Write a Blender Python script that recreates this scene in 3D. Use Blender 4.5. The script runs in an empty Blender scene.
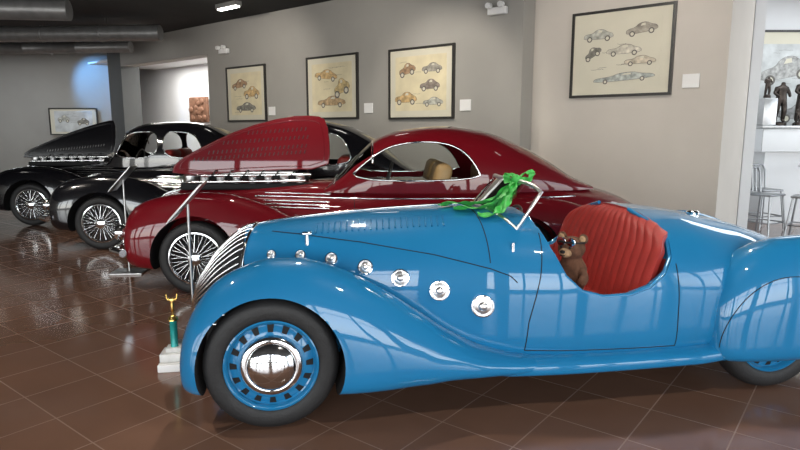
import bpy, bmesh, math, random
from mathutils import Vector, Matrix
random.seed(4)
SC=bpy.context.scene
try: SC.view_settings.view_transform='Standard'
except Exception: pass
COL=bpy.context.collection
PI=math.pi
# ---------------------------------------------------------------- materials
def pmat(name,col,rough=.5,metal=0,coat=0,noise=0,nscale=8,bump=0,bscale=60,emis=None,estr=0,spec=.5):
    m=bpy.data.materials.new(name); m.use_nodes=True
    nt=m.node_tree; b=nt.nodes['Principled BSDF']
    b.inputs['Base Color'].default_value=(*col,1); b.inputs['Roughness'].default_value=rough
    b.inputs['Metallic'].default_value=metal; b.inputs['Coat Weight'].default_value=coat
    b.inputs['Coat Roughness'].default_value=.02; b.inputs['Specular IOR Level'].default_value=spec
    tc=nt.nodes.new('ShaderNodeTexCoord')
    if noise>0:
        n=nt.nodes.new('ShaderNodeTexNoise'); n.inputs['Scale'].default_value=nscale; n.inputs['Detail'].default_value=4
        nt.links.new(tc.outputs['Object'],n.inputs['Vector'])
        r=nt.nodes.new('ShaderNodeValToRGB')
        r.color_ramp.elements[0].position=.3; r.color_ramp.elements[1].position=.7
        r.color_ramp.elements[0].color=(*[c*(1-noise) for c in col],1)
        r.color_ramp.elements[1].color=(*[min(1,c*(1+noise)) for c in col],1)
        nt.links.new(n.outputs['Fac'],r.inputs['Fac']); nt.links.new(r.outputs['Color'],b.inputs['Base Color'])
    if bump>0:
        n=nt.nodes.new('ShaderNodeTexNoise'); n.inputs['Scale'].default_value=bscale
        nt.links.new(tc.outputs['Object'],n.inputs['Vector'])
        bp=nt.nodes.new('ShaderNodeBump'); bp.inputs['Strength'].default_value=bump; bp.inputs['Distance'].default_value=.01
        nt.links.new(n.outputs['Fac'],bp.inputs['Height']); nt.links.new(bp.outputs['Normal'],b.inputs['Normal'])
    if emis: 
        b.inputs['Emission Color'].default_value=(*emis,1); b.inputs['Emission Strength'].default_value=estr
    return m
def glassmat(name,tint=(.88,.92,.92),ior=1.35):
    m=bpy.data.materials.new(name); m.use_nodes=True; nt=m.node_tree; nt.nodes.clear()
    o=nt.nodes.new('ShaderNodeOutputMaterial'); mx=nt.nodes.new('ShaderNodeMixShader')
    t=nt.nodes.new('ShaderNodeBsdfTransparent'); t.inputs[0].default_value=(*tint,1)
    g=nt.nodes.new('ShaderNodeBsdfGlossy'); g.inputs['Roughness'].default_value=.02
    f=nt.nodes.new('ShaderNodeFresnel'); f.inputs['IOR'].default_value=ior
    nt.links.new(f.outputs[0],mx.inputs[0]); nt.links.new(t.outputs[0],mx.inputs[1]); nt.links.new(g.outputs[0],mx.inputs[2])
    nt.links.new(mx.outputs[0],o.inputs[0]); return m
def floormat():
    m=bpy.data.materials.new('floor_tile'); m.use_nodes=True; nt=m.node_tree; b=nt.nodes['Principled BSDF']
    tc=nt.nodes.new('ShaderNodeTexCoord'); mp=nt.nodes.new('ShaderNodeMapping')
    mp.inputs['Rotation'].default_value=(0,0,math.radians(38))
    br=nt.nodes.new('ShaderNodeTexBrick'); br.offset=0; br.squash=1
    br.inputs['Scale'].default_value=1; br.inputs['Brick Width'].default_value=.42; br.inputs['Row Height'].default_value=.42
    br.inputs['Mortar Size'].default_value=.004; br.inputs['Mortar Smooth'].default_value=.2
    br.inputs['Color1'].default_value=(.215,.118,.080,1); br.inputs['Color2'].default_value=(.180,.098,.066,1)
    br.inputs['Mortar'].default_value=(.28,.185,.14,1)
    nt.links.new(tc.outputs['Object'],mp.inputs[0]); nt.links.new(mp.outputs[0],br.inputs['Vector'])
    n=nt.nodes.new('ShaderNodeTexNoise'); n.inputs['Scale'].default_value=3; n.inputs['Detail'].default_value=6
    nt.links.new(mp.outputs[0],n.inputs['Vector'])
    mx=nt.nodes.new('ShaderNodeMixRGB'); mx.blend_type='MULTIPLY'; mx.inputs[0].default_value=.3
    nt.links.new(br.outputs['Color'],mx.inputs[1]); nt.links.new(n.outputs['Fac'],mx.inputs[2])
    nt.links.new(mx.outputs[0],b.inputs['Base Color'])
    mr=nt.nodes.new('ShaderNodeMapRange'); mr.inputs['To Min'].default_value=.13; mr.inputs['To Max'].default_value=.35
    nt.links.new(br.outputs['Fac'],mr.inputs['Value']); nt.links.new(mr.outputs[0],b.inputs['Roughness'])
    bp=nt.nodes.new('ShaderNodeBump'); bp.invert=True; bp.inputs['Strength'].default_value=.2; bp.inputs['Distance'].default_value=.002
    nt.links.new(br.outputs['Fac'],bp.inputs['Height']); nt.links.new(bp.outputs['Normal'],b.inputs['Normal'])
    b.inputs['Specular IOR Level'].default_value=.62
    return m
M={}
M['blue']=pmat('paint_blue',(.011,.165,.36),.4,0,1,.03,3,spec=.12)
M['red']=pmat('paint_maroon',(.145,.004,.009),.4,0,1,.03,3,spec=.08)
M['black']=pmat('paint_black',(.006,.006,.008),.15,0,1,.03,3)
M['chrome']=pmat('chrome',(.88,.89,.90),.09,1,0,.03,5)
M['satin']=pmat('satin_chrome',(.90,.90,.90),.32,1,0,.04,12)
M['steel']=pmat('brushed_steel',(.5,.5,.5),.3,1,0,.08,20)
M['stool']=pmat('stool_aluminium',(.34,.35,.36),.35,1,0,.08,20)
M['rubber']=pmat('tyre_rubber',(.012,.012,.013),.6,0,0,.2,30,.2,80)
M['dark']=pmat('dark_cavity',(.006,.006,.007),.8,0,0,.2)
M['leather']=pmat('red_leather',(.34,.030,.024),.5,0,.05,.1,12,.15,90)
M['tan']=pmat('tan_leather',(.42,.26,.11),.5,0,0,.12,10,.15,90)
M['floor']=floormat()
M['wallL']=pmat('wall_paint_grey_shaded',(.335,.325,.30),.8,0,0,.03,2,.05,200)  # darker tone: shade on the left back wall plane is put into the colour
M['wallR']=pmat('wall_paint_beige_lit',(.56,.52,.47),.8,0,0,.03,2,.05,200)  # lighter tone: stronger light on the right back wall plane is painted in
M['wallD']=pmat('wall_paint_dark',(.10,.105,.105),.8,0,0,.03,2,.05,200)
M['white']=pmat('wall_paint_white',(.76,.77,.78),.7,0,0,.02,2,.05,200)
M['ceil']=pmat('ceiling_black',(.018,.018,.018),.9,0,0,.2,2)
M['duct']=pmat('duct_galvanised',(.25,.25,.245),.4,.5,0,.15,6)
M['frame']=pmat('frame_black',(.03,.028,.026),.35,0,.2,.1,10)
M['ink']=pmat('ink_grey',(.13,.12,.11),.7,0,0,.2,30)
M['mat']=pmat('art_mat_cream',(.62,.59,.48),.7,0,0,.03,3)
M['paper']=pmat('art_paper',(.66,.59,.40),.7,0,0,.10,4)
M['placard']=pmat('placard_white',(.8,.8,.79),.5,0,0,.02)
M['ribbon']=pmat('green_satin',(.05,.42,.07),.5,0,0,.30,30)
M['brown']=pmat('brown_plush',(.12,.055,.03),.95,0,0,.35,25,.8,140)
M['muzz']=pmat('tan_plush',(.42,.27,.15),.95,0,0,.3,25,.8,140)
M['relief']=pmat('relief_copper',(.20,.10,.06),.6,.3,0,.4,6,.5,20)
M['gold']=pmat('gold',(.75,.5,.15),.25,1,0,.05)
M['teal']=pmat('teal_column',(.02,.35,.33),.25,.3,.4,.2,15)
M['marble']=pmat('white_marble',(.66,.66,.64),.2,0,.3,.12,14)
M['bronze']=pmat('dark_bronze',(.05,.04,.035),.35,.8,0,.3,12)
M['glass']=glassmat('glass_clear',(.94,.96,.96),ior=1.22); M['tint']=glassmat('glass_tint',(.5,.55,.55))
M['lamp']=pmat('lamp_glow',(1,1,1),.5,emis=(1,.97,.9),estr=9)
M['lens']=pmat('headlamp_lens',(.75,.78,.8),.08,.4,1,.05)
M['pale']=pmat('pale_print',(.52,.54,.54),.6,0,0,.25,4)
M['ground']=pmat('outside_paving',(.35,.34,.32),.9,0,0,.1)
# ---------------------------------------------------------------- helpers
def link(ob,parent=None,mat=None):
    COL.objects.link(ob)
    if parent: ob.parent=parent
    if mat:
        ob.data.materials.append(M[mat] if isinstance(mat,str) else mat)
    return ob
def mesh(name,vs,fs,mat=None,parent=None,smooth=False,loc=None,rot=None,sharp=None):
    me=bpy.data.meshes.new(name); me.from_pydata([tuple(v) for v in vs],[],fs); me.update()
    ob=bpy.data.objects.new(name,me); link(ob,parent,mat)
    if smooth: me.polygons.foreach_set('use_smooth',[True]*len(me.polygons))
    if sharp: me.set_sharp_from_angle(angle=math.radians(sharp))
    if loc: ob.location=loc
    if rot: ob.rotation_euler=rot
    return ob
def empty(name,loc=(0,0,0),rz=0):
    e=bpy.data.objects.new(name,None); COL.objects.link(e); e.location=loc; e.rotation_euler=(0,0,rz); e.empty_display_size=.2; return e
def box(name,c,s,mat,parent=None,bev=0,rot=None):
    bm=bmesh.new(); bmesh.ops.create_cube(bm,size=1)
    for v in bm.verts: v.co=Vector((v.co.x*s[0],v.co.y*s[1],v.co.z*s[2]))
    if bev: bmesh.ops.bevel(bm,geom=bm.edges[:],offset=bev,segments=3,profile=.5,affect='EDGES')
    me=bpy.data.meshes.new(name); bm.to_mesh(me); bm.free()
    ob=bpy.data.objects.new(name,me); link(ob,parent,mat); ob.location=c
    if rot: ob.rotation_euler=rot
    if bev:
        me.polygons.foreach_set('use_smooth',[True]*len(me.polygons)); me.set_sharp_from_angle(angle=math.radians(40))
    return ob
def tube(name,splines,r,mat,parent=None,cyc=False,res=3,smooth=False):
    cu=bpy.data.curves.new(name,'CURVE'); cu.dimensions='3D'; cu.bevel_depth=r; cu.bevel_resolution=res; cu.use_fill_caps=True
    if not isinstance(splines[0][0],(list,tuple,Vector)): splines=[splines]
    for pts in splines:
        if smooth:
            s=cu.splines.new('NURBS'); s.order_u=3; s.use_endpoint_u=not cyc
        else: s=cu.splines.new('POLY')
        s.points.add(len(pts)-1)
        for p,q in zip(s.points,pts): p.co=(*q,1)
        s.use_cyclic_u=cyc
    ob=bpy.data.objects.new(name,cu); return link(ob,parent,mat)
def lathe(name,prof,mat,parent=None,loc=(0,0,0),segs=48,axis='Y',rot=None,sharp=40):
    vs=[];fs=[];n=len(prof)
    for i in range(segs):
        a=2*PI*i/segs
        for r,h in prof:
            vs.append((r*math.cos(a),h,r*math.sin(a)) if axis=='Y' else (r*math.cos(a),r*math.sin(a),h))
    for i in range(segs):
        j=(i+1)%segs
        for k in range(n-1):
            f=[i*n+k,i*n+k+1,j*n+k+1,j*n+k]
            fs.append(f if axis=='Y' else f[::-1])
    ob=mesh(name,vs,fs,mat,parent,True,loc,rot)
    bm=bmesh.new(); bm.from_mesh(ob.data); bmesh.ops.remove_doubles(bm,verts=bm.verts,dist=1e-5)
    bmesh.ops.recalc_face_normals(bm,faces=bm.faces); bm.to_mesh(ob.data); bm.free()
    ob.data.set_sharp_from_angle(angle=math.radians(sharp)); return ob
def pchip(xs,ys,x):
    n=len(xs)
    if x<=xs[0]: return ys[0]
    if x>=xs[-1]: return ys[-1]
    h=[xs[i+1]-xs[i] for i in range(n-1)]; d=[(ys[i+1]-ys[i])/h[i] for i in range(n-1)]
    m=[d[0]]+[0 if d[i-1]*d[i]<=0 else (h[i-1]+h[i])*3/((2*h[i]+h[i-1])/d[i-1]+(h[i]+2*h[i-1])/d[i]) for i in range(1,n-1)]+[d[-1]]
    for i in range(n-1):
        if x<=xs[i+1]:
            t=(x-xs[i])/h[i]
            return (2*t**3-3*t*t+1)*ys[i]+(t**3-2*t*t+t)*h[i]*m[i]+(-2*t**3+3*t*t)*ys[i+1]+(t**3-t*t)*h[i]*m[i+1]
class Loft:
    # rows: x, yc, w, zc, top, bottom, nt, nb
    def __init__(s,rows,sgn=1): s.r=rows; s.c=list(zip(*rows)); s.sgn=sgn
    def at(s,x): return [pchip(s.c[0],s.c[k],x) for k in range(1,8)]
    def y(s,x,z,far=False):
        yc,w,zc,t,b,nt,nb=s.at(x)
        q=(z-zc)/(t-zc) if z>zc else (zc-z)/(zc-b); n=nt if z>zc else nb
        q=min(max(q,0),1); v=w*(1-q**n)**(1/n)
        return s.sgn*yc+(v if far else -v)
    def ztop(s,x,y):
        yc,w,zc,t,b,nt,nb=s.at(x); q=min(abs(y-s.sgn*yc)/w,1); return zc+(t-zc)*(1-q**nt)**(1/nt)
    def pt(s,x,th):
        yc,w,zc,t,b,nt,nb=s.at(x); c,sn=math.cos(th),math.sin(th)
        n=nt if sn>=0 else nb
        return (x,s.sgn*yc+w*math.copysign(abs(c)**(2/n),c),zc+((t-zc) if sn>=0 else (zc-b))*math.copysign(abs(sn)**(2/n),sn))
    def build(s,name,mat,parent,N=90,Mr=56,half=False,x0=None,x1=None):
        x0=s.c[0][0] if x0 is None else x0; x1=s.c[0][-1] if x1 is None else x1
        vs=[];fs=[]
        for i in range(N+1):
            t=i/N; f=.5*t+.5*(1-math.cos(PI*t))/2; x=x0+(x1-x0)*f
            for k in range(Mr+(1 if half else 0)):
                vs.append(s.pt(x,(PI if half else 2*PI)*k/Mr))
        R=Mr+(1 if half else 0)
        for i in range(N):
            for k in range(Mr):
                k2=k+1 if half else (k+1)%Mr
                fs.append([i*R+k,i*R+k2,(i+1)*R+k2,(i+1)*R+k][::-1])
        if not half:
            fs.append(list(range(R))); fs.append([N*R+k for k in range(R)][::-1])
        ob=mesh(name,vs,fs,mat,parent,True)
        bm=bmesh.new(); bm.from_mesh(ob.data); bmesh.ops.recalc_face_normals(bm,faces=bm.faces)
        if half:
            up=sum(f.normal.z for f in bm.faces)
            if up<0: bmesh.ops.reverse_faces(bm,faces=bm.faces)
        bm.to_mesh(ob.data); bm.free(); ob.data.polygons.foreach_set('use_smooth',[True]*len(ob.data.polygons))
        if not half: ob.data.set_sharp_from_angle(angle=math.radians(50))
        return ob
def bake(ob,sharp=35):
    bpy.context.view_layer.update(); dg=bpy.context.evaluated_depsgraph_get()
    me=bpy.data.meshes.new_from_object(ob.evaluated_get(dg)); ob.modifiers.clear(); ob.data=me
    me.polygons.foreach_set('use_smooth',[True]*len(me.polygons))
    if sharp: me.set_sharp_from_angle(angle=math.radians(sharp))
def cut(ob,cutter):
    md=ob.modifiers.new('cut','BOOLEAN'); md.operation='DIFFERENCE'; md.object=cutter; md.solver='EXACT'
    try: md.material_mode='TRANSFER'
    except Exception: pass
    bake(ob); bpy.data.objects.remove(cutter)
def prismXZ(name,pts,y0,y1,mat,parent):
    n=len(pts); vs=[(p[0],y0,p[1]) for p in pts]+[(p[0],y1,p[1]) for p in pts]
    fs=[list(range(n)),[n+i for i in range(n)][::-1]]+[[i,i+n,(i+1)%n+n,(i+1)%n] for i in range(n)]
    ob=mesh(name,vs,fs,mat,parent)
    bm=bmesh.new(); bm.from_mesh(ob.data); bmesh.ops.recalc_face_normals(bm,faces=bm.faces); bm.to_mesh(ob.data); bm.free(); return ob
def chaikin(pts,it=2):
    for _ in range(it):
        o=[]
        for i in range(len(pts)):
            a,b=pts[i],pts[(i+1)%len(pts)]
            o.append(tuple(.75*a[k]+.25*b[k] for k in range(len(a)))); o.append(tuple(.25*a[k]+.75*b[k] for k in range(len(a))))
        pts=o
    return pts
def circ(x,z,r,n=48): return [(x+r*math.cos(2*PI*i/n),z+r*math.sin(2*PI*i/n)) for i in range(n)]
def skin(name,vs,es,rs,mat,parent=None,sub=2):
    me=bpy.data.meshes.new(name); me.from_pydata(vs,es,[]); ob=bpy.data.objects.new(name,me); link(ob,parent,mat)
    md=ob.modifiers.new('s','SKIN'); md.use_smooth_shade=True
    for i,v in enumerate(me.skin_vertices[0].data):
        v.radius=(rs[i],rs[i]); v.use_root=(i==0)
    sb=ob.modifiers.new('ss','SUBSURF'); sb.levels=sub; sb.render_levels=sub
    bake(ob,None); return ob
def sphere(name,c,r,mat,parent=None,sc=(1,1,1),rot=None):
    bm=bmesh.new(); bmesh.ops.create_uvsphere(bm,u_segments=24,v_segments=14,radius=r)
    for v in bm.verts: v.co=Vector((v.co.x*sc[0],v.co.y*sc[1],v.co.z*sc[2]))
    me=bpy.data.meshes.new(name); bm.to_mesh(me); bm.free(); me.polygons.foreach_set('use_smooth',[True]*len(me.polygons))
    ob=bpy.data.objects.new(name,me); link(ob,parent,mat); ob.location=c
    if rot: ob.rotation_euler=rot
    return ob
# ---------------------------------------------------------------- room
CE=3.85
def wall(name,p,q,z0,z1,th,mat,parent=None):
    p=Vector(p);q=Vector(q);d=(q-p).normalized(); n=Vector((-d.y,d.x))
    if n.dot(-(p+q)/2)>0: n=-n   # thickness away from the hall
    a,b,c,e=p,q,q+n*th,p+n*th
    vs=[(v.x,v.y,z) for z in (z0,z1) for v in (a,b,c,e)]
    fs=[[0,3,2,1],[4,5,6,7],[0,1,5,4],[1,2,6,5],[2,3,7,6],[3,0,4,7]]
    ob=mesh(name,vs,fs,mat,parent)
    bm=bmesh.new(); bm.from_mesh(ob.data); bmesh.ops.recalc_face_normals(bm,faces=bm.faces); bm.to_mesh(ob.data); bm.free(); return ob
X0,X1,Y0,Y1=-15,10,-4,22
mesh('floor',[(X0-.3,Y0-.3,0),(X1+.3,Y0-.3,0),(X1+.3,Y1+.3,0),(X0-.3,Y1+.3,0)],[[0,1,2,3]],'floor')
box('ceiling',((X0+X1)/2,(Y0+Y1)/2,CE+.1),(X1-X0+.8,Y1-Y0+.8,.2),'ceil')
mesh('ground_outside',[(-60,-60,-.06),(60,-60,-.06),(60,60,-.06),(-60,60,-.06)],[[0,1,2,3]],'ground')
wall('wall_left',(X0,Y0),(X0,Y1),0,CE,.2,'wallL'); wall('wall_far',(X0,Y1),(X1,Y1),0,CE,.2,'wallL')
wall('wall_back_left',(1.748,8.852),(-4.30,13.8),0,CE,.35,'wallL')  # left plane of the back wall, its shade carried by the paint tone
wall('wall_back_header',(-4.30,13.8),(-7.42,16.4),3.22,CE,.35,'wallL')
wall('wall_back_pillar',(-7.42,16.4),(-8.0,16.9),0,CE,.5,'wallD')
wall('wall_back_right',(3.97,7.48),(1.80,9.30),0,CE,1.3,'wallR')  # right plane of the back wall, its brighter light carried by the paint tone
wall('wall_left_alcove',(-8.0,18.3),(X0,18.3),0,CE,.2,'wallL')
wall('wall_gallery_white',(-2.7,15.7),(-9.9,21.62),0,CE,.15,'white')
wall('wall_gallery_side',(-4.05,14.05),(-2.7,15.7),0,CE,.1,'white')
RW=-math.radians(39.4)
box('ceiling_gallery',(-5.55,16.75,3.5),(7.8,2.3,.05),'white',rot=(0,0,RW))
wall('wall_cafe_white',(4.9,10.6),(X1,10.6),0,CE,.2,'white')
wall('wall_cafe_return',(4.84,8.52),(4.9,10.6),0,CE,.15,'white')
def winwall(name,p,q,nb,z0,z1):
    p=Vector(p);q=Vector(q);L=(q-p).length;ang=math.atan2(q.y-p.y,q.x-p.x);mid=(p+q)/2
    e=empty(name,(mid.x,mid.y,0),ang)
    box('sill',(0,0,z0/2),(L,.2,z0),'white',e); box('header',(0,0,(z1+CE)/2),(L,.2,CE-z1),'wallL',e)
    for i in range(nb+1):
        box('mullion_%d'%i,(-L/2+L*i/nb,0,(z0+z1)/2),(.14 if i%3 else .8,.16,z1-z0),'frame',e)
    box('transom',(0,0,z0+(z1-z0)*.72),(L,.08,.06),'frame',e)
    return e
winwall('window_1',(X0,Y0),(X1,Y0),15,.25,3.3)
winwall('window_2',(X1,Y0),(X1,Y1),12,.25,3.3)
def lamp(i,x,y,rz):
    e=empty('ceiling_light' if i==0 else 'ceiling_light.%03d'%i,(x,y,CE-.05),rz)
    box('housing',(0,0,0.01),(.62,.14,.08),'duct',e); box('tube',(0,0,-.04),(.56,.09,.03),'lamp',e)
for i,(x,y) in enumerate([(-3.15,11.5),(-5.98,14.2),(-.4,9.2),(-9.2,16.5),(-2.5,5),(2.5,5.2),(-8,8)]): lamp(i,x,y,RW)
def duct(name,a,b,r):
    a=Vector(a);b=Vector(b);e=empty(name,tuple((a+b)/2)); d=(b-a).normalized();L=(b-a).length
    prof=[(0,-L/2),(r,-L/2)]
    k=int(L/1.2)
    for i in range(1,k):
        h=-L/2+L*i/k; prof+=[(r,h-.03),(r*1.06,h-.02),(r*1.06,h+.02),(r,h+.03)]
    prof+=[(r,L/2),(0,L/2)]
    o=lathe('pipe',prof,'duct',e,segs=24); o.rotation_euler=Vector((0,1,0)).rotation_difference(d).to_euler()
    for f in (-.35,0,.35):
        c=d*L*f; tube('hanger',[(c.x,c.y,c.z+r*.9),(c.x,c.y,CE-(a.z+b.z)/2)],.012,'frame',e)
duct('air_duct',(-13,15.3,3.50),(-6.4,14.75,3.50),.13)
duct('air_duct.001',(-12.5,13.2,3.52),(-5.0,13.0,3.55),.16)
duct('air_duct.002',(-12.5,9.6,3.5),(-5.6,10.6,3.55),.17)
def spot(i,x,y,tx,ty,tz,en,col=(1,.91,.80),ang=50,lens=False):
    e=empty('track_light' if i==0 else 'track_light.%03d'%i,(x,y,CE))
    tube('stem',[(0,0,0),(0,0,-.12)],.012,'frame',e)
    d=(Vector((tx,ty,tz))-Vector((x,y,CE-.2))).normalized()
    q=Vector((0,1,0)).rotation_difference(d).to_euler()
    o=lathe('can',[(0,-.09),(.05,-.08),(.06,-.06),(.065,.08),(.055,.08),(.05,-.02),(0,-.02)],'duct',e,(0,0,-.2),24)
    o.rotation_euler=q
    if lens:
        o=lathe('bulb',[(0,.05),(.03,.04),(.045,.01),(.04,-.015),(0,-.018)],'lamp',e,(0,0,-.2),20); o.rotation_euler=q
    if en<=0: return
    l=bpy.data.lights.new('spot','SPOT'); l.energy=en*1.2; l.color=col; l.spot_size=math.radians(ang); l.spot_blend=.7; l.shadow_soft_size=.08
    lo=bpy.data.objects.new('spot_lamp',l); COL.objects.link(lo); lo.parent=e
    lo.location=Vector((0,0,-.2))+d*.09; lo.rotation_euler=d.to_track_quat('-Z','Y').to_euler()
spot(0,-1.2,6.6,-.9,9.9,2.2,170,ang=75); spot(1,-3.6,9.0,-2.9,12.4,2.2,190,ang=75); spot(2,1.4,5.6,3.0,8.2,2.3,150,ang=75)
spot(3,-.6,4.6,.2,3.7,.8,170,ang=80); spot(4,2.2,5,2.2,4,.8,170,ang=80); spot(5,-1.5,5.2,0,6.5,1,190,ang=80); spot(6,-5,7.5,-3.5,9,1,190,ang=80); spot(7,-.2,7.6,.6,9.4,2.2,130,ang=75)
spot(8,-3.2,2.8,-3.0,3.6,0,230,ang=95); spot(9,-6.5,5.5,-5.5,6.0,0,230,ang=95); spot(10,1.5,1.6,1.2,2.4,0,140,ang=95)
for i,x in enumerate([-11.2,-10.2,-9.1]): spot(11+i,x,16.3,x+.3,15,2,0,lens=True)
spot(14,-9.6,17.0,-9.0,18.3,2.9,160,col=(.15,.45,1),ang=70)
# ---------------------------------------------------------------- wall art
def carshape(w,h):
    p=[(-.5,-.3),(-.5,0),(-.42,.12),(-.2,.16),(-.08,.42),(.15,.45),(.3,.2),(.48,.08),(.5,-.3)]
    return [(x*w,z*h) for x,z in chaikin(p,2)]
def art(idx,c,wid,hei,nrm_ang,cars,fm='frame',pm='paper'):
    e=empty('framed_drawing' if idx==0 else 'framed_drawing.%03d'%idx,c,nrm_ang)
    t=.035
    for nm,cc,s in (('frame_top',(0,0,hei/2-t/2),(wid,.05,t)),('frame_bottom',(0,0,-hei/2+t/2),(wid,.05,t)),('frame_l',(-wid/2+t/2,0,0),(t,.05,hei-2*t)),('frame_r',(wid/2-t/2,0,0),(t,.05,hei-2*t))):
        box(nm,cc,s,fm,e)
    box('mat_board',(0,.005,0),(wid-2*t,.02,hei-2*t),'mat',e)
    box('drawing_paper',(0,-.0065,0),(wid*.78,.004,hei*.76),pm,e)
    for k,(x,z,w,h,col,r) in enumerate(cars):
        pts=carshape(w*wid,h*hei); cr,sr=math.cos(r),math.sin(r)
        vs=[(x*wid+a*cr-b*sr,-.010-.0006*k,z*hei+a*sr+b*cr) for a,b in pts]
        m=pmat('ink_%d_%d'%(idx,k),col,.7,noise=.45,nscale=14); mesh('car_sketch_%d'%k,vs,[list(range(len(vs)))],m,e)
        tube('sketch_outline_%d'%k,[(v[0],v[1]-.001,v[2]) for v in vs],.002,'ink',e,True,1)
        wn=[(-.04,.2),(.12,.2),(.12,.36),(.02,.36)]
        mesh('sketch_cabin',[(x*wid+a*w*wid*cr-b*h*hei*sr,-.0125-.0006*k,z*hei+a*w*wid*sr+b*h*hei*cr) for a,b in wn],[[0,1,2,3]],'mat',e)
        for q in (-.3,.3):
            xx=x*wid+q*w*wid*cr; zz=z*hei+q*w*wid*sr-.28*h*hei
            rr=.17*h*hei+.008
            mesh('sketch_wheel',[(xx+rr*math.cos(a*PI/8),-.013-.0006*k,zz+rr*math.sin(a*PI/8)) for a in range(16)],[list(range(16))],'ink',e)
            r2=rr*.6
            mesh('sketch_hub',[(xx+r2*math.cos(a*PI/8),-.0135-.0006*k,zz+r2*math.sin(a*PI/8)) for a in range(16)],[list(range(16))],'mat',e)
    S=[]
    for k in range(7):
        z=random.uniform(-.33,.33)*hei; x=random.uniform(-.33,.1)*wid; S.append([(x+.03*j,-.0095,z+random.uniform(-.006,.006)) for j in range(random.randint(4,9))])
    tube('handwriting',S,.002,'ink',e,res=1)
    return e
LD=Vector((.773,-.635)); LN=Vector((-.635,-.773)); RD=Vector((.766,-.643)); RN=Vector((-.643,-.766))
def onL(k,off=.03): v=Vector((.35,10))+LD*k+LN*off; return v
def onR(k,off=.03): v=Vector((3.05,8.25))+RD*k+RN*off; return v
G=(.22,.21,.18);OR=(.52,.36,.17);GY=(.42,.42,.37);BR=(.34,.22,.13)
v=onR(-.11); art(0,(v.x,v.y,2.57),1.37,1.15,math.atan2(-.643,.766),[(-.22,.22,.3,.15,GY,0),(.2,.25,.3,.15,(.34,.31,.26),.1),(-.27,.02,.18,.14,G,.5),(0.04,.03,.34,.14,(.52,.49,.41),0),(.2,-.1,.3,.12,(.52,.46,.36),0),(.05,-.28,.6,.12,(.42,.45,.42),0.05)],pm='mat')
v=onL(0); art(1,(v.x,v.y,2.30),1.33,1.15,math.atan2(-.635,.773),[(-.2,.2,.26,.2,BR,.2),(.18,.2,.3,.16,(.3,.28,.24),0),(.15,-.03,.3,.18,(.24,.2,.17),0),(-.22,-.2,.35,.2,OR,0),(.2,-.26,.3,.14,GY,0)])
v=onL(-2.05); art(2,(v.x,v.y,2.32),1.33,1.15,math.atan2(-.635,.773),[(-.1,.2,.45,.2,OR,-.1),(.2,0,.3,.3,(.52,.40,.2),.3),(0,-.22,.55,.2,(.45,.32,.18),0)])
v=onL(-4.62); art(3,(v.x,v.y,2.30),1.33,1.15,math.atan2(-.635,.773),[(-.15,.18,.4,.2,BR,.1),(.15,0.02,.4,.25,OR,0),(0,-.24,.5,.2,G,0)])
def placard(i,v,z,ang):
    box('label_placard' if i==0 else 'label_placard.%03d'%i,(v.x,v.y,z),(.2,.015,.17),'placard',rot=(0,0,ang))
placard(0,onR(.80,.02),2.16,math.atan2(-.643,.766)); placard(1,onL(.87,.02),1.93,math.atan2(-.635,.773)); placard(2,onL(-1.15,.02),1.93,math.atan2(-.635,.773)); placard(3,onL(-3.8,.02),1.93,math.atan2(-.635,.773))
def elight(i,v,z,ang):
    e=empty('emergency_light' if i==0 else 'emergency_light.%03d'%i,(v.x,v.y,z),ang)
    box('housing',(0,0,0),(.3,.08,.1),'placard',e,.01)
    for s in (-.1,.1): lathe('head_%d'%(s>0),[(0,-.07),(.04,-.07),(.045,0),(0,.02)],'placard',e,(s,-.05,.07),20)
elight(0,onL(1.42,.06),3.25,math.atan2(-.635,.773)); elight(1,onL(-5.3,.06),3.22,math.atan2(-.635,.773))
art(4,(-9.75,18.2,1.80),1.45,.80,0,[(-.2,.1,.25,.3,GY,0),(.2,.0,.25,.3,G,0)],pm='pale')
e=empty('relief_panel',(-6.02,18.3,2.15),RW)
box('panel',(0,0,0),(.95,.10,.75),'relief',e,.04)
for k in range(12): sphere('boss_%d'%k,(random.uniform(-.38,.38),-.05,random.uniform(-.28,.28)),.09,'relief',e,(1.3,.4,1))
art(5,(6.75,10.55,2.27),1.5,1.9,0,[(-.1,.16,.6,.25,(.36,.36,.35),.2),(.1,-.22,.5,.2,(.25,.25,.25),0)],pm='pale')
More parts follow.
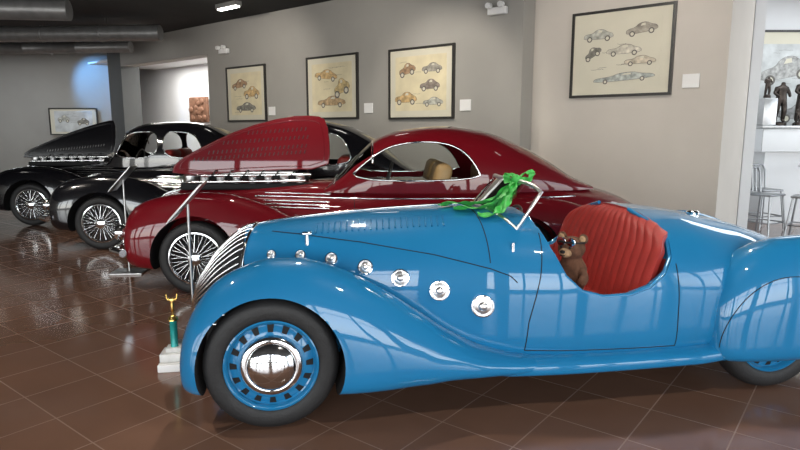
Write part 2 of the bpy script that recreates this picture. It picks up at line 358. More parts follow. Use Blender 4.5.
# display cabinet with statues on top
e=empty('display_cabinet',(6.55,10.1,1.6)); box('top_slab',(0,0,0),(1.36,.5,.04),'steel',e,.008)
box('cabinet',(0,0,-.22),(1.30,.46,.38),'white',e,.01); box('base',(0,0,-1.0),(1.1,.36,1.2),'white',e)
tube('cabinet_edge',[(-.65,-.235,-.04),(.65,-.235,-.04),(.65,-.235,-.40),(-.65,-.235,-.40)],.008,'steel',e,True)
box('display_plinth',(6.05,10.1,1.845),(.22,.26,.44),'steel',bev=.01)
def statue(i,x,y,z,h):
    e=empty('bronze_statue' if i==0 else 'bronze_statue.%03d'%i,(x,y,z))
    k=h/.7
    lathe('base',[(0,0),(.11*k,0),(.11*k,.04),(.08*k,.06),(0,.06)],'bronze',e,segs=24,axis='Z')
    s=h/1.75
    vs=[(0,0,.95),(0,0,1.2),(0.02,0,1.42),(0.03,0,1.52),(.03,-.02,1.66),(.1,0,.9),(.12,-.08,.5),(.12,0,.08),(.14,-.12,.05),(-.1,0,.9),(-.12,.05,.5),(-.12,.12,.08),(-.14,0,.05),
        (.2,0,1.4),(.3,-.05,1.15),(.22,-.22,1.05),(-.18,0,1.4),(-.32,-.02,1.2),(-.2,-.2,1.05)]
    es=[(0,1),(1,2),(2,3),(3,4),(0,5),(5,6),(6,7),(7,8),(0,9),(9,10),(10,11),(11,12),(2,13),(13,14),(14,15),(2,16),(16,17),(17,18)]
    rs=[.17,.16,.18,.07,.11,.14,.11,.08,.05,.14,.11,.08,.05,.085,.07,.05,.085,.07,.05]
    skin('figure',[(a*s,b*s,c*s+.05*k) for a,b,c in vs],es,[r*s for r in rs],'bronze',e)
statue(0,6.32,10.15,1.622,.70); statue(1,6.68,10.15,1.622,.74); statue(2,6.05,10.1,2.067,.34); statue(3,6.50,9.95,1.622,.28)
def chair(i,x,y,rz,sh=.62):
    e=empty('metal_stool' if i==0 else 'metal_stool.%03d'%i,(x,y,0),rz)
    box('seat',(0,0,sh),(.38,.38,.03),'stool',e,.012)
    L=[]
    for a in (-1,1):
        for b in (-1,1): L.append([(a*.16,b*.16,sh),(a*.22,b*.22,0.01)])
    tube('legs',L,.014,'stool',e)
    tube('foot_rail',[(.2,.2,.22),(-.2,.2,.22),(-.2,-.2,.22),(.2,-.2,.22)],.01,'stool',e,True)
    tube('back_frame',[(-.17,.17,sh),(-.18,.21,sh+.3),(-.14,.23,sh+.38),(.14,.23,sh+.38),(.18,.21,sh+.3),(.17,.17,sh)],.014,'stool',e)
    tube('back_slats',[[(s,.19,sh+.02),(s,.228,sh+.37)] for s in (-.09,0,.09)],.011,'stool',e)
chair(0,5.35,8.75,.5); chair(1,5.75,8.4,-2.3); chair(2,5.75,9.45,.2)
e=empty('cafe_table',(6.35,8.9,0)); lathe('top',[(0,1.0),(.38,1.0),(.39,1.015),(.38,1.03),(0,1.03)],'steel',e,axis='Z')
lathe('pedestal',[(0,0),(.25,0),(.24,.03),(.03,.06),(.03,1.0)],'steel',e,axis='Z')
# ---------------------------------------------------------------- wheels
def tyre(name,parent,loc,R,W,rin):
    h=(R-rin); pr=[]
    for k in range(25):
        a=2*PI*k/24; cx=math.copysign(abs(math.cos(a))**.75,math.cos(a)); cy=math.copysign(abs(math.sin(a))**.75,math.sin(a))
        pr.append(((R+rin)/2+h/2*cx,W/2*cy))
    return lathe(name,pr,'rubber',parent,loc,64,sharp=60)
def disc_wheel(parent,x,side,R=.35,y=.63):
    e=empty('wheel_%s_%s'%('f' if x<1 else 'r','l' if side<0 else 'r'),(x,side*y,R)); e.parent=parent
    if side>0: e.rotation_euler=(0,0,PI)
    tyre('tyre',e,(0,0,0),R,.15,.225)
    lathe('rim',[(.238,-.055),(.243,-.066),(.236,-.07),(.226,-.062),(.22,-.035),(.212,-.03),(.18,-.045),(.165,-.05),(.10,-.05),(0,-.05)],'blue',e,(0,0,0),64)
    L=[]
    for k in range(16):
        a=2*PI*k/16; ca,sa=math.cos(a),math.sin(a)
        vs=[]
        for (r,t) in ((.176,-.013),(.213,-.018),(.213,.018),(.176,.013)):
            vs.append((r*ca-t*sa,(-.0475 if r<.2 else -.0325),r*sa+t*ca))
        L.append(vs)
    V=[v for q in L for v in q]; mesh('vent_slots',V,[[4*i,4*i+1,4*i+2,4*i+3] for i in range(16)],'dark',e)
    lathe('hubcap',[(.158,-.05),(.162,-.06),(.155,-.075),(.13,-.085),(.125,-.082),(.11,-.1),(.07,-.118),(.03,-.124),(0,-.125)],'chrome',e,(0,0,0),64,sharp=60)
    return e
def wire_wheel(parent,x,side,R=.35,y=.675,hub='chrome'):
    e=empty('wheel_%s_%s'%('f' if x<1 else 'r','l' if side<0 else 'r'),(x,side*y,R)); e.parent=parent
    if side>0: e.rotation_euler=(0,0,PI)
    tyre('tyre',e,(0,0,0),R,.16,.235)
    lathe('rim',[(.245,-.055),(.25,-.068),(.24,-.07),(.232,-.055),(.222,-.04),(.22,.05)],'chrome',e,(0,0,0),64)
    lathe('drum',[(0,.0),(.15,.0),(.16,.05),(.22,.06)],'dark',e)
    S=[]
    for k in range(36):
        a=2*PI*k/36; b=a+(.22 if k%2 else -.22)
        S.append([(.045*math.cos(b),-.075 if k%2 else -.03,.045*math.sin(b)),(.228*math.cos(a),-.045,.228*math.sin(a))])
    tube('spokes',S,.0035,'chrome',e,res=1)
    lathe('hub',[(.05,0),(.05,-.075),(.062,-.08),(.06,-.095),(.035,-.105),(0,-.108)],hub,e,segs=32)
    return e
# ---------------------------------------------------------------- blue roadster
def place(P0,a,off):
    a=math.radians(a); return (P0[0]-math.sin(a)*off,P0[1]+math.cos(a)*off,0),a
loc,ra=place((-.66,2.93),9.4,.70)
B=empty('vintage_roadster',loc,ra)
hull=Loft([(-.50,0,.02,.42,.46,.36,2,2),(-.47,0,.10,.44,.60,.30,2.2,2),(-.40,0,.17,.47,.73,.26,2.2,2.5),(-.30,0,.22,.50,.86,.24,2.3,3),(-.14,0,.28,.55,.975,.22,2.3,4),
 (.15,0,.36,.58,1.02,.2,2.3,5),(.47,0,.44,.60,1.05,.2,2.3,5),(.8,0,.51,.60,1.07,.2,2.4,5),(1.11,0,.58,.58,1.08,.2,2.5,5),(1.35,0,.65,.56,1.075,.2,2.7,5),
 (1.7,0,.70,.55,1.06,.2,2.9,5),(2.1,0,.71,.55,1.06,.2,2.8,5),(2.43,0,.69,.55,1.045,.2,2.6,5),(2.88,0,.60,.52,.97,.2,2.3,5),(3.36,0,.46,.48,.82,.22,2.2,4),(3.65,0,.34,.44,.68,.25,2.1,3),(3.88,0,.16,.41,.52,.3,2,2),(3.95,0,.03,.40,.42,.37,2,2)])
hb=hull.build('body_hull','blue',B,150,96)
ck=[(1.44,1.3),(1.50,1.04),(1.55,.86),(1.60,.75),(1.69,.665),(1.82,.63),(1.98,.635),(2.10,.675),(2.19,.745),(2.245,.83),(2.27,.92),(2.26,.99),(2.23,1.05),(2.2,1.3)]
cut(hb,prismXZ('cutA',ck,-1,1,'blue',B))
cut(hb,prismXZ('cutB',[(1.58,.30),(1.58,.80),(1.63,1.3),(2.20,1.3),(2.245,.98),(2.25,.90),(2.235,.82),(2.24,.70),(2.24,.30)],-.64,.64,'leather',B))
cut(hb,prismXZ('cutB2',[(1.15,.32),(1.15,.84),(1.50,.92),(1.50,1.3),(2.22,1.3),(2.26,.95),(2.27,.32)],-.46,.46,'leather',B))
def ff(sgn):
    L=Loft([(-.475,.50,.05,.33,.36,.30,2,2),(-.465,.51,.12,.33,.44,.23,2,2.5),(-.44,.52,.165,.34,.53,.205,2,3),(-.38,.53,.20,.36,.65,.2,2,4),(-.27,.54,.215,.38,.775,.2,2.1,5),(-.14,.545,.225,.40,.845,.2,2.2,5),
     (.01,.55,.23,.40,.885,.19,2.2,5),(.16,.55,.23,.40,.88,.18,2.2,5),(.36,.55,.23,.38,.82,.17,2.2,5),(.57,.55,.225,.34,.71,.165,2.2,4),(.79,.56,.20,.31,.565,.17,2.1,3),(.96,.57,.18,.29,.45,.19,2,3),(1.15,.58,.165,.27,.355,.20,2,3),(1.35,.58,.155,.26,.315,.205,2,3),(1.5,.58,.14,.255,.30,.21,2,3)],sgn)
    o=L.build('front_fender_'+('l' if sgn<0 else 'r'),'blue',B,110,56)
    cut(o,prismXZ('cutC',circ(0,.345,.375,64),sgn*.30,sgn*.95,'dark',B))
    return L
FL=ff(-1); ff(1)
for sgn in (-1,1):
    rf=Loft([(2.515,.55,.04,.36,.42,.30,2,2),(2.525,.56,.10,.37,.54,.23,2.1,3),(2.56,.57,.15,.38,.65,.205,2.2,4),(2.63,.575,.18,.40,.75,.2,2.3,5),(2.79,.58,.205,.42,.865,.2,2.3,6),(2.98,.585,.215,.43,.915,.2,2.3,6),(3.15,.585,.215,.43,.925,.2,2.3,6),(3.4,.57,.205,.42,.87,.21,2.2,5),(3.65,.55,.18,.40,.72,.22,2.1,4),(3.85,.53,.13,.37,.53,.25,2,3),(3.95,.52,.05,.34,.38,.3,2,2)],sgn)
    o=rf.build('rear_fender_'+('l' if sgn<0 else 'r'),'blue',B,80,56)
    cut(o,prismXZ('cutD',circ(2.95,.33,.37,48),sgn*.36,sgn*.715,'dark',B))
    if sgn<0:
        pts=[(2.95+.40*math.cos(t),rf.y(2.95+.40*math.cos(t),.30+.42*math.sin(t))-.001,.30+.42*math.sin(t)) for t in [PI*k/40 for k in range(41)]]
        tube('spat_line',pts,.0025,'dark',B,res=1)
    sl=Loft([(1.1,.56,.05,.25,.28,.2,2,3),(1.3,.60,.12,.25,.30,.195,2,4),(1.8,.61,.135,.25,.31,.195,2,4),(2.4,.61,.13,.25,.31,.2,2,4),(2.65,.60,.1,.25,.3,.205,2,4)],sgn)
    sl.build('sill_'+('l' if sgn<0 else 'r'),'blue',B,40,40)
for s in (-1,1):
    disc_wheel(B,0,s); disc_wheel(B,2.95,s,y=.60)
box('underbody',(1.5,0,.24),(2.9,.9,.1),'dark',B,.02)
gl=Loft([(r[0]-.004,r[1],r[2]+.006,r[3],r[4]+.004,r[5],r[6],r[7]) for r in hull.r[:6]])
gx=[-.49+.40*k/16 for k in range(17)]
bars=[]
for k in range(1,30):
    th=PI*k/30*1.16-PI*.08
    bars.append([gl.pt(x,th) for x in gx if x<=-.09-.10*abs(math.cos(th))+.0])
tube('grille_bars',bars,.0062,'chrome',B,res=2)
g2=Loft([(r[0]-.002,r[1],r[2]+.002,r[3],r[4]+.002,r[5]-.002,r[6],r[7]) for r in hull.r[:6]]); g2.build('grille_backing','dark',B,30,56,x0=-.5,x1=-.16)
rim=[gl.pt(-.09-.10*abs(math.cos(t)),t) for t in [PI*k/30*1.16-PI*.08 for k in range(31)]]
tube('grille_rim',rim,.009,'chrome',B)
tube('hood_centre_strip',[(x,0,hull.at(x)[3]+.004) for x in [-.12+.08*k for k in range(18)]],.006,'chrome',B)
for k,(x,z,r) in enumerate([(0.0,.845,.027),(.163,.845,.031),(.334,.83,.037),(.519,.79,.044),(.708,.735,.052),(.92,.668,.058),(1.154,.585,.066)]):
    y=hull.y(x,z); dyz=(hull.y(x,z+.02)-hull.y(x,z-.02))/.04; dyx=(hull.y(x+.03,z)-hull.y(x-.03,z))/.06
    for sg in (1,-1):
        n=Vector((dyx,-1,dyz)).normalized(); n=Vector((n.x,n.y*sg,n.z)) 
        q=Vector((0,1,0)).rotation_difference(n).to_euler()
        o=lathe('porthole_%d_%s'%(k,'l' if sg>0 else 'r'),[(r,-.01),(r*1.02,.008),(r*.95,.016),(r*.84,.017),(r*.80,.010)],'chrome',B,(x,y*sg,z),32); o.rotation_euler=q
        o=lathe('porthole_lens_%d_%s'%(k,'l' if sg>0 else 'r'),[(r*.80,.008),(r*.5,.016),(r*.40,.017),(r*.36,.024),(r*.2,.030),(0,.032)],'satin',B,(x,y*sg,z),32); o.rotation_euler=q
def sline(name,pts,r=.0028,mat='dark',L=hull,e=.001):
    P=[]
    for (a,b) in zip(pts[:-1],pts[1:]):
        for k in range(8):
            t=k/8; x=a[0]+(b[0]-a[0])*t; z=a[1]+(b[1]-a[1])*t; P.append((x,L.y(x,z)-e,z))
    P.append((pts[-1][0],L.y(*pts[-1])-e,pts[-1][1])); return tube(name,P,r,mat,B,res=1)
sline('hood_side_line',[(.0,.965),(.155,.955),(.5,.92),(.9,.86),(1.2,.79),(1.3,.755),(1.335,.72)])
P=[hull.pt(1.20,t) for t in [PI*(.13+.74*k/30) for k in range(31)]]; tube('cowl_seam',[(p[0],p[1],p[2]+.001) for p in P],.0028,'dark',B,res=1)
sline('door_front_line',[(1.50,.97),(1.46,.75),(1.40,.5),(1.385,.33)]); sline('door_bottom_line',[(1.385,.33),(2.28,.32)]); sline('door_rear_line',[(2.265,.80),(2.275,.6),(2.28,.32)])
L=[]
for k in range(22):
    x=.25+.035*k
    p=hull.pt(x,PI-PI*.30); q=hull.pt(x+.012,PI-PI*.37); L.append([(p[0],p[1]-.002,p[2]+.002),(q[0],q[1]-.001,q[2]+.003)])
tube('hood_louvres',L,.005,'blue',B,res=2)
y=hull.y(.2,.93); tube('hood_latch',[[(.2,y-.02,.86),(.2,y-.015,.97)],[(.175,y-.02,.965),(.225,y-.02,.965)]],.011,'chrome',B)
sphere('latch_knob',(.2,y-.022,.855),.018,'chrome',B)
y=hull.y(1.33,.90); tube('door_hinge',[(1.33,y-.006,.87),(1.33,y-.004,.93)],.01,'chrome',B)
# windscreen
yy=[-.46+.92*k/12 for k in range(13)]
bot=[(1.29+.10*(abs(y)/.46)**2,y,hull.ztop(1.29+.10*(abs(y)/.46)**2,y)-.005) for y in yy]
top=[(1.46+.08*(abs(y)/.46)**2,y*.93,1.245-.05*(abs(y)/.46)**6) for y in yy]
mesh('windscreen_glass',bot+top,[[i,i+1,i+14,i+13] for i in range(12)],'glass',B,True)
tube('windscreen_frame',bot+top[::-1],.013,'satin',B,True)
tube('windscreen_pillar',[bot[6],top[6]],.007,'satin',B)
# interior
def pleat(name,fn,nu,nv,mat,parent):
    vs=[];fs=[]
    for i in range(nu+1):
        for j in range(nv+1): vs.append(fn(i/nu,j/nv))
    for i in range(nu):
        for j in range(nv):
            a=i*(nv+1)+j; fs.append([a,a+1,a+nv+2,a+nv+1])
    ob=mesh(name,vs,fs,mat,parent,True); md=ob.modifiers.new('so','SOLIDIFY'); md.thickness=.05; md.offset=-1; bake(ob,60); return ob
def backf(u,v):
    q=-1+2*u; pl=.009*abs(math.sin(u*PI*16))**.7
    z=.45+(.60-.085*abs(q)**4)*v
    y=q*min(.64,-hull.y(2.2,min(z-.05,1.0))-.02)
    x=2.06+.165*v-pl-.015*math.sin(v*PI)
    if v>.9: x+=.04*((v-.9)/.1)**2
    return (x,y,z)
pleat('seat_back',backf,160,24,'leather',B)
def cushf(u,v):
    y=(-1+2*u)*.60; pl=.009*abs(math.sin(u*PI*14))**.7
    x=1.62+.47*v; z=.50+.045*math.sin(min(1,v*1.3+.15)*PI*.9)+pl-.02*v
    return (x,y,z)
pleat('seat_cushion',cushf,140,16,'leather',B)
box('cockpit_floor',(1.85,0,.32),(.78,1.24,.04),'dark',B)
box('seat_base',(1.88,0,.41),(.40,1.16,.16),'leather',B,.03)
box('dashboard',(1.42,0,.93),(.04,.86,.12),'leather',B,.015)
for i in range(2): lathe('gauge_%d'%i,[(.05,0),(.055,.012),(.045,.014),(.0,.012)],'chrome',B,(1.44,.1+.14*i,.93),24,rot=(0,0,-PI/2))
st=empty('steering_wheel',(1.60,.33,.86)); st.parent=B; st.rotation_euler=(0,math.radians(-60),0)
tube('rim',[(.18*math.cos(a*PI/16),.18*math.sin(a*PI/16),0) for a in range(32)],.011,'frame',st,True)
tube('spokes',[[(0,0,-.02),(.18*math.cos(a),.18*math.sin(a),0)] for a in (0.3,PI-.3,PI*1.5)],.006,'chrome',st)
tube('column',[(0,0,0),(0,0,-.25)],.015,'frame',st)
ckr=ck[1:-1]
for sg in (-1,1):
    P=[(x,sg*(-hull.y(x,z)-.02),z) for x,z in ckr]
    tube('cockpit_roll_'+('l' if sg<0 else 'r'),P,.013,'blue',B,smooth=True)
lathe('fuel_cap',[(.04,0),(.042,.02),(.03,.03),(0,.032)],'chrome',B,(2.75,-.1,hull.ztop(2.75,-.1)-.005),24,axis='Z')
lathe('tail_lamp',[(.04,0),(.045,.03),(.03,.06),(0,.07)],'chrome',B,(3.3,-.44,.78),24,axis='Z')
# ---------------------------------------------------------------- plush bear
bl=Matrix.Translation(loc)@Matrix.Rotation(ra,4,'Z')
def local(name,p,rz=0):
    w=bl@Vector(p); e=empty(name,tuple(w),ra+rz); return e
T=local('teddy_bear',(1.78,-.36,.545),.6); T.scale=(.9,.9,.9)
vs=[(0,0,.07),(0.01,0,.15),(.01,0,.22),(-.005,0,.27),(-.01,0,.33),
    (.0,-.07,.20),(-.05,-.13,.15),(-.11,-.12,.12),(.0,.07,.20),(-.05,.13,.15),(-.11,.12,.12),
    (-.03,-.06,.045),(-.11,-.075,.045),(-.19,-.085,.04),(-.2,-.088,.08),(-.03,.06,.045),(-.11,.075,.045),(-.19,.085,.04),(-.2,.088,.08)]
es=[(0,1),(1,2),(2,3),(3,4),(2,5),(5,6),(6,7),(2,8),(8,9),(9,10),(0,11),(11,12),(12,13),(13,14),(0,15),(15,16),(16,17),(17,18)]
rs=[.085,.09,.07,.055,.085,.035,.034,.038,.035,.034,.038,.045,.04,.04,.035,.045,.04,.04,.035]
skin('body',vs,es,rs,'brown',T)
sphere('head',(-.01,0,.335),.085,'brown',T,(1,1.08,.95)); sphere('muzzle',(-.085,0,.315),.04,'muzz',T,(1,1.1,.8)); sphere('nose',(-.122,0,.325),.013,'dark',T,(1,1.4,.9))
for s in (-1,1):
    sphere('ear_%d'%(s>0),(0,s*.078,.405),.034,'brown',T,(.5,1,1)); sphere('ear_inner_%d'%(s>0),(-.012,s*.078,.405),.023,'muzz',T,(.4,1,1))
    sphere('eye_%d'%(s>0),(-.085,s*.032,.352),.01,'dark',T)
    lathe('goggle_%d'%(s>0),[(.028,0),(.032,-.015),(.026,-.018),(0,-.012)],'chrome',T,(-.068,s*.036,.385),24,rot=(0,0,-PI/2))
tube('goggle_strap',[(-.01+.087*math.cos(a*PI/12),.094*math.sin(a*PI/12),.385) for a in range(24)],.006,'dark',T,True)
tube('mouth',[(-.118,-.018,.303),(-.122,0,.297),(-.118,.018,.303)],.003,'dark',T)
# ---------------------------------------------------------------- green ribbon tied to the windscreen
Z=local('green_ribbon',(0,0,0))
zt=lambda x,y: hull.ztop(x,y)
def ribbon(name,pts,w,tw0=0,tw1=0,ruf=.006,seed=0):
    n=len(pts); ts=[i/(n-1) for i in range(n)]; cx=list(zip(*pts)); N=48; K=6; vs=[];fs=[]
    f=lambda t: Vector([pchip(ts,list(cx[k]),t) for k in range(3)])
    for i in range(N+1):
        t=i/N; p=f(t); d=(f(min(1,t+.01))-f(max(0,t-.01))).normalized()
        side=d.cross(Vector((0,0,1)))
        if side.length<.05: side=Vector((0,1,0))
        side.normalize(); side=Matrix.Rotation(tw0+(tw1-tw0)*t,3,d)@side; up=side.cross(d)
        ww=w*(.55+.45*min(1,t*4))
        for j in range(K+1):
            q=j/K-.5
            vs.append(p+side*ww*q+up*(ruf*math.sin(t*26+seed+q*5)+ruf*.8*math.sin(q*9+t*13+seed)))
    for i in range(N):
        for j in range(K):
            a=i*(K+1)+j; fs.append([a,a+1,a+K+2,a+K+1])
    mesh(name,vs,fs,'ribbon',Z,True)
kx,ky,kz=1.475,-.20,1.245
sphere('knot',(kx-.005,ky,kz+.01),.028,'ribbon',Z,(1,1.2,1))
ribbon('loop_a',[(kx,ky,kz+.01),(kx+.05,ky-.04,kz+.055),(kx+.075,ky-.06,kz+.05),(kx+.06,ky-.05,kz+.01),(kx,ky,kz)],.045,.3,.8,.004,1)
ribbon('loop_b',[(kx,ky,kz+.01),(kx-.03,ky+.05,kz+.04),(kx-.04,ky+.08,kz+.03),(kx-.04,ky+.05,kz-.01),(kx,ky,kz)],.045,-.3,.5,.004,2)
ribbon('tail_a',[(kx-.01,ky,kz),(1.42,-.20,1.20),(1.34,-.2,zt(1.34,-.2)+.05),(1.26,-.20,zt(1.26,-.2)+.022),(1.16,-.22,zt(1.16,-.22)+.02),(1.08,-.20,zt(1.08,-.2)+.018)],.085,.2,.3,.007,0)
ribbon('tail_b',[(kx-.01,ky,kz),(1.42,-.25,1.18),(1.36,-.29,zt(1.36,-.29)+.045),(1.29,-.33,zt(1.29,-.33)+.022),(1.20,-.32,zt(1.2,-.32)+.02)],.07,.3,-.2,.007,3)
ribbon('tail_c',[(kx-.01,ky,kz),(1.41,-.14,1.18),(1.32,-.10,zt(1.32,-.1)+.035),(1.22,-.10,zt(1.22,-.1)+.022),(1.12,-.08,zt(1.12,-.08)+.02),(1.02,-.10,zt(1.02,-.1)+.018)],.06,.2,.4,.007,5)
# ---------------------------------------------------------------- closed coupes
def coupe(name,P0,a,paint,cab,wins,hood,ws=(1.3,1.68),seat=2.35,hoodtop=1.02,axle=3.1):
    loc,r=place(P0,a,.75); E=empty(name,loc,r)
    H=Loft([(-.62,0,.05,.5,.58,.42,2,2),(-.58,0,.16,.52,.76,.33,2.2,2.5),(-.45,0,.24,.56,.90,.27,2.3,3),(-.2,0,.31,.6,.96,.24,2.3,4),(.3,0,.39,.62,hoodtop-.02,.22,2.3,5),(.8,0,.49,.62,hoodtop,.22,2.4,5),(1.2,0,.60,.64,hoodtop+.02,.22,2.6,5),
      (1.7,0,.73,.65,1.05,.22,2.8,5),(2.3,0,.76,.65,1.05,.22,2.8,5),(2.9,0,.75,.65,1.05,.22,2.7,5),(3.4,0,.70,.63,1.05,.23,2.5,5),(3.8,0,.62,.60,1.0,.25,2.3,5),(4.2,0,.50,.55,.90,.28,2.2,4),(4.5,0,.34,.50,.76,.31,2.1,3),(4.7,0,.14,.45,.58,.36,2,2),(4.76,0,.03,.45,.48,.42,2,2)])
    H.build('body_hull',paint,E,110,72)
    for sg in (-1,1):
        F=Loft([(-.68,.58,.04,.48,.54,.42,2,2),(-.665,.59,.11,.50,.66,.33,2,2.5),(-.62,.60,.16,.50,.77,.28,2,3),(-.5,.60,.19,.50,.87,.25,2.1,4),(-.3,.60,.205,.5,.93,.24,2.2,5),(0,.60,.21,.48,.965,.24,2.2,5),(.25,.60,.21,.46,.955,.24,2.2,5),(.55,.60,.205,.42,.88,.24,2.2,4),(.9,.61,.19,.38,.72,.24,2.1,4),(1.25,.63,.17,.34,.53,.24,2,3),(1.55,.65,.15,.31,.40,.24,2,3),(1.9,.65,.12,.29,.35,.24,2,3)],sg)
        o=F.build('front_fender_'+'l_r'[1+sg],paint,E,90,48); cut(o,prismXZ('cc',circ(0,.36,.40,56),sg*.34,sg*.98,'dark',E))
        Rf=Loft([(2.3,.66,.04,.38,.44,.32,2,2),(2.36,.66,.10,.40,.56,.27,2,3),(2.5,.66,.14,.42,.70,.25,2.1,4),(2.8,.66,.17,.46,.86,.24,2.2,5),(3.1,.66,.18,.46,.91,.24,2.2,5),(3.5,.65,.175,.45,.88,.25,2.1,5),(3.9,.60,.15,.42,.75,.27,2,4),(4.25,.55,.10,.40,.58,.3,2,3),(4.4,.53,.04,.4,.46,.35,2,2)],sg)
        o=Rf.build('rear_fender_'+'l_r'[1+sg],paint,E,70,48); cut(o,prismXZ('cc',circ(axle,.35,.39,48),sg*.40,sg*.98,'dark',E))
        box('running_board_'+('l' if sg<0 else 'r'),(2.0,sg*.70,.29),(1.3,.2,.05),paint,E,.02)
        wire_wheel(E,0,sg); wire_wheel(E,axle,sg)
        o=lathe('headlamp_'+('l' if sg<0 else 'r'),[(.0,.10),(.05,.08),(.085,.02),(.092,-.03),(.09,-.045),(.08,-.05),(.04,-.062),(0,-.066)],'chrome',E,(-.60,sg*.40,.72),32); o.rotation_euler=(0,0,-PI/2)
        lathe('fog_lamp_'+('l' if sg<0 else 'r'),[(0,.09),(.045,.07),(.075,.02),(.08,-.02),(.072,-.035),(.03,-.045),(0,-.048)],'chrome',E,(-.74,sg*.56,.58),32,rot=(0,0,-PI/2))
        tube('fog_bracket_%d'%(sg>0),[(-.72,sg*.56,.52),(-.72,sg*.56,.45)],.012,'chrome',E)
    box('underbody',(1.6,0,.28),(3.6,1.0,.1),'dark',E,.02)
    for nm,xx in (('front_bumper',-.80),('rear_bumper',4.86)):
        sgn=-1 if xx<0 else 1
        tube(nm,[(xx-sgn*.16,-.80,.42),(xx-sgn*.03,-.70,.43),(xx,-.3,.44),(xx,.3,.44),(xx-sgn*.03,.70,.43),(xx-sgn*.16,.80,.42)],.038,'chrome',E,smooth=True)
        tube(nm+'_guards',[[(xx,s*.28,.34),(xx,s*.28,.56)] for s in (-1,1)],.03,'chrome',E)
        tube(nm+'_irons',[[(xx,s*.28,.42),(xx-sgn*.3,s*.26,.42)] for s in (-1,1)],.02,'dark',E)
    gb=[]
    G2=Loft([(q[0]-.006,q[1],q[2]+.006,q[3],q[4]+.004,q[5],q[6],q[7]) for q in H.r[:6]])
    for k in range(1,26):
        th=PI*k/26*1.2-PI*.1; gb.append([G2.pt(x,th) for x in [-.61+.03*j for j in range(11)]])
    tube('grille_bars',gb,.006,'chrome',E,res=1)
    C=Loft([(x,0,w,.95,t,.85,2.7,2) for x,w,t in cab]); co=C.build('cabin_roof',paint,E,90,64,half=True)
    co.data.materials.append(M['tint']); co.data.materials.append(M[paint])
    for p in co.data.polygons:
        c=p.center; lim=C.at(c.x)[1]
        if ws[0]<c.x<ws[1] and abs(c.y)<lim*.80 and c.z>1.06: p.material_index=1
        xe=cab[-3][0]; xs=cab[-4][0]
        if xs+.12<c.x<xe-.02 and abs(c.y)<lim*.5: p.material_index=1
    so=co.modifiers.new('s','SOLIDIFY'); so.thickness=.02; so.offset=-1; bake(co,40)
    for k,w in enumerate(wins):
        sm=chaikin(w,2)
        cut(co,prismXZ('cw',sm,-1.2,1.2,paint,E))
        for sg in (-1,1):
            P=[(x,sg*(-C.y(x,z)),z) for x,z in sm]
            tube('window_trim_%d_%s'%(k,'l' if sg<0 else 'r'),P,.010 if paint=='red' else .008,'chrome',E,True,2)
            mesh('window_glass_%d_%s'%(k,'l' if sg<0 else 'r'),[(p[0],p[1]-sg*.012,p[2]) for p in P],[list(range(len(P)))],'glass',E,True)
    for xw in ws:
        pp=[C.pt(xw,th) for th in [.5+ (PI-1.0)*k/24 for k in range(25)]]
        tube('windscreen_trim',[(p[0],p[1],p[2]+.003) for p in pp],.009,'chrome',E,res=2)
    for i,s in enumerate((-.33,.33)):
        box('seat_back_%d'%i,(seat,s,1.05),(.16,.56,.36),'tan' if paint=='red' else 'leather',E,.07,rot=(0,.25,0))
    box('rear_seat',(seat+.55,0,1.05),(.2,1.0,.28),'tan' if paint=='red' else 'leather',E,.07)
    tube('steering_wheel',[(seat-.52+.05*math.cos(a*PI/12),-.33+.19*math.sin(a*PI/12),1.06+.17*math.cos(a*PI/12)) for a in range(24)],.01,'frame',E,True)
    def sl(pts): return [(x,H.y(x,z)-.004,z) for x,z in pts]
    tube('belt_trim',sl([(.5+.1*k,.90) for k in range(33)]),.008,'chrome',E)
    tube('hood_side_strips',[sl([(.60+.06*k,zz) for k in range(12)]) for zz in (.80,.83,.86,.93)],.007,'chrome',E)
    for sg in (-1,1): tube('running_trim_%d'%(sg>0),[(1.35,sg*.805,.29),(2.6,sg*.805,.29)],.01,'chrome',E)
    tube('door_handle',[(2.55,H.y(2.55,.86)-.03,.86),(2.70,H.y(2.7,.86)-.03,.865)],.011,'chrome',E)
    tube('door_lines',[[(1.5,H.y(1.5,z)-.001,z) for z in [.35+.06*k for k in range(11)]],[(2.75,H.y(2.75,z)-.001,z) for z in [.35+.06*k for k in range(11)]]],.003,'dark',E,res=1)
    if hood:
        pts=chaikin(hood['pts'],1)
        zb=min(p[1] for p in pts)
        def yy(z,o): 
            q=(z-zb); return hood['y']+o+q*hood['lean']+.025*math.sin(min(q/.65,1)*PI)*-1
        bm=bmesh.new(); f=bm.faces.new([bm.verts.new((x,0,z)) for x,z in pts])
        bmesh.ops.triangulate(bm,faces=[f])
        for _ in range(4): bmesh.ops.subdivide_edges(bm,edges=bm.edges[:],cuts=1,use_grid_fill=True)
        for v in bm.verts: v.co.y=yy(v.co.z,0)
        me=bpy.data.meshes.new('bonnet_panel'); bm.to_mesh(me); bm.free(); ob=bpy.data.objects.new('bonnet_panel',me); link(ob,E,paint)
        so=ob.modifiers.new('s','SOLIDIFY'); so.thickness=.022; so.offset=0; bake(ob,40)
        EP=[];IP=[]
        cx_=sum(p[0] for p in pts)/len(pts); cz_=sum(p[1] for p in pts)/len(pts)
        for i in range(len(pts)):
            a_,b_=pts[i],pts[(i+1)%len(pts)]
            for k in range(5):
                x=a_[0]+(b_[0]-a_[0])*k/5; z=a_[1]+(b_[1]-a_[1])*k/5; EP.append((x,yy(z,0),z))
                x2=cx_+(x-cx_)*.93; z2=cz_+(z-cz_)*.88; IP.append((x2,yy(z2,-.012),z2))
        tube('bonnet_edge',EP,.012,paint,E,True)
        tube('bonnet_bead',IP,.005,paint,E,True,2)
        S=[]
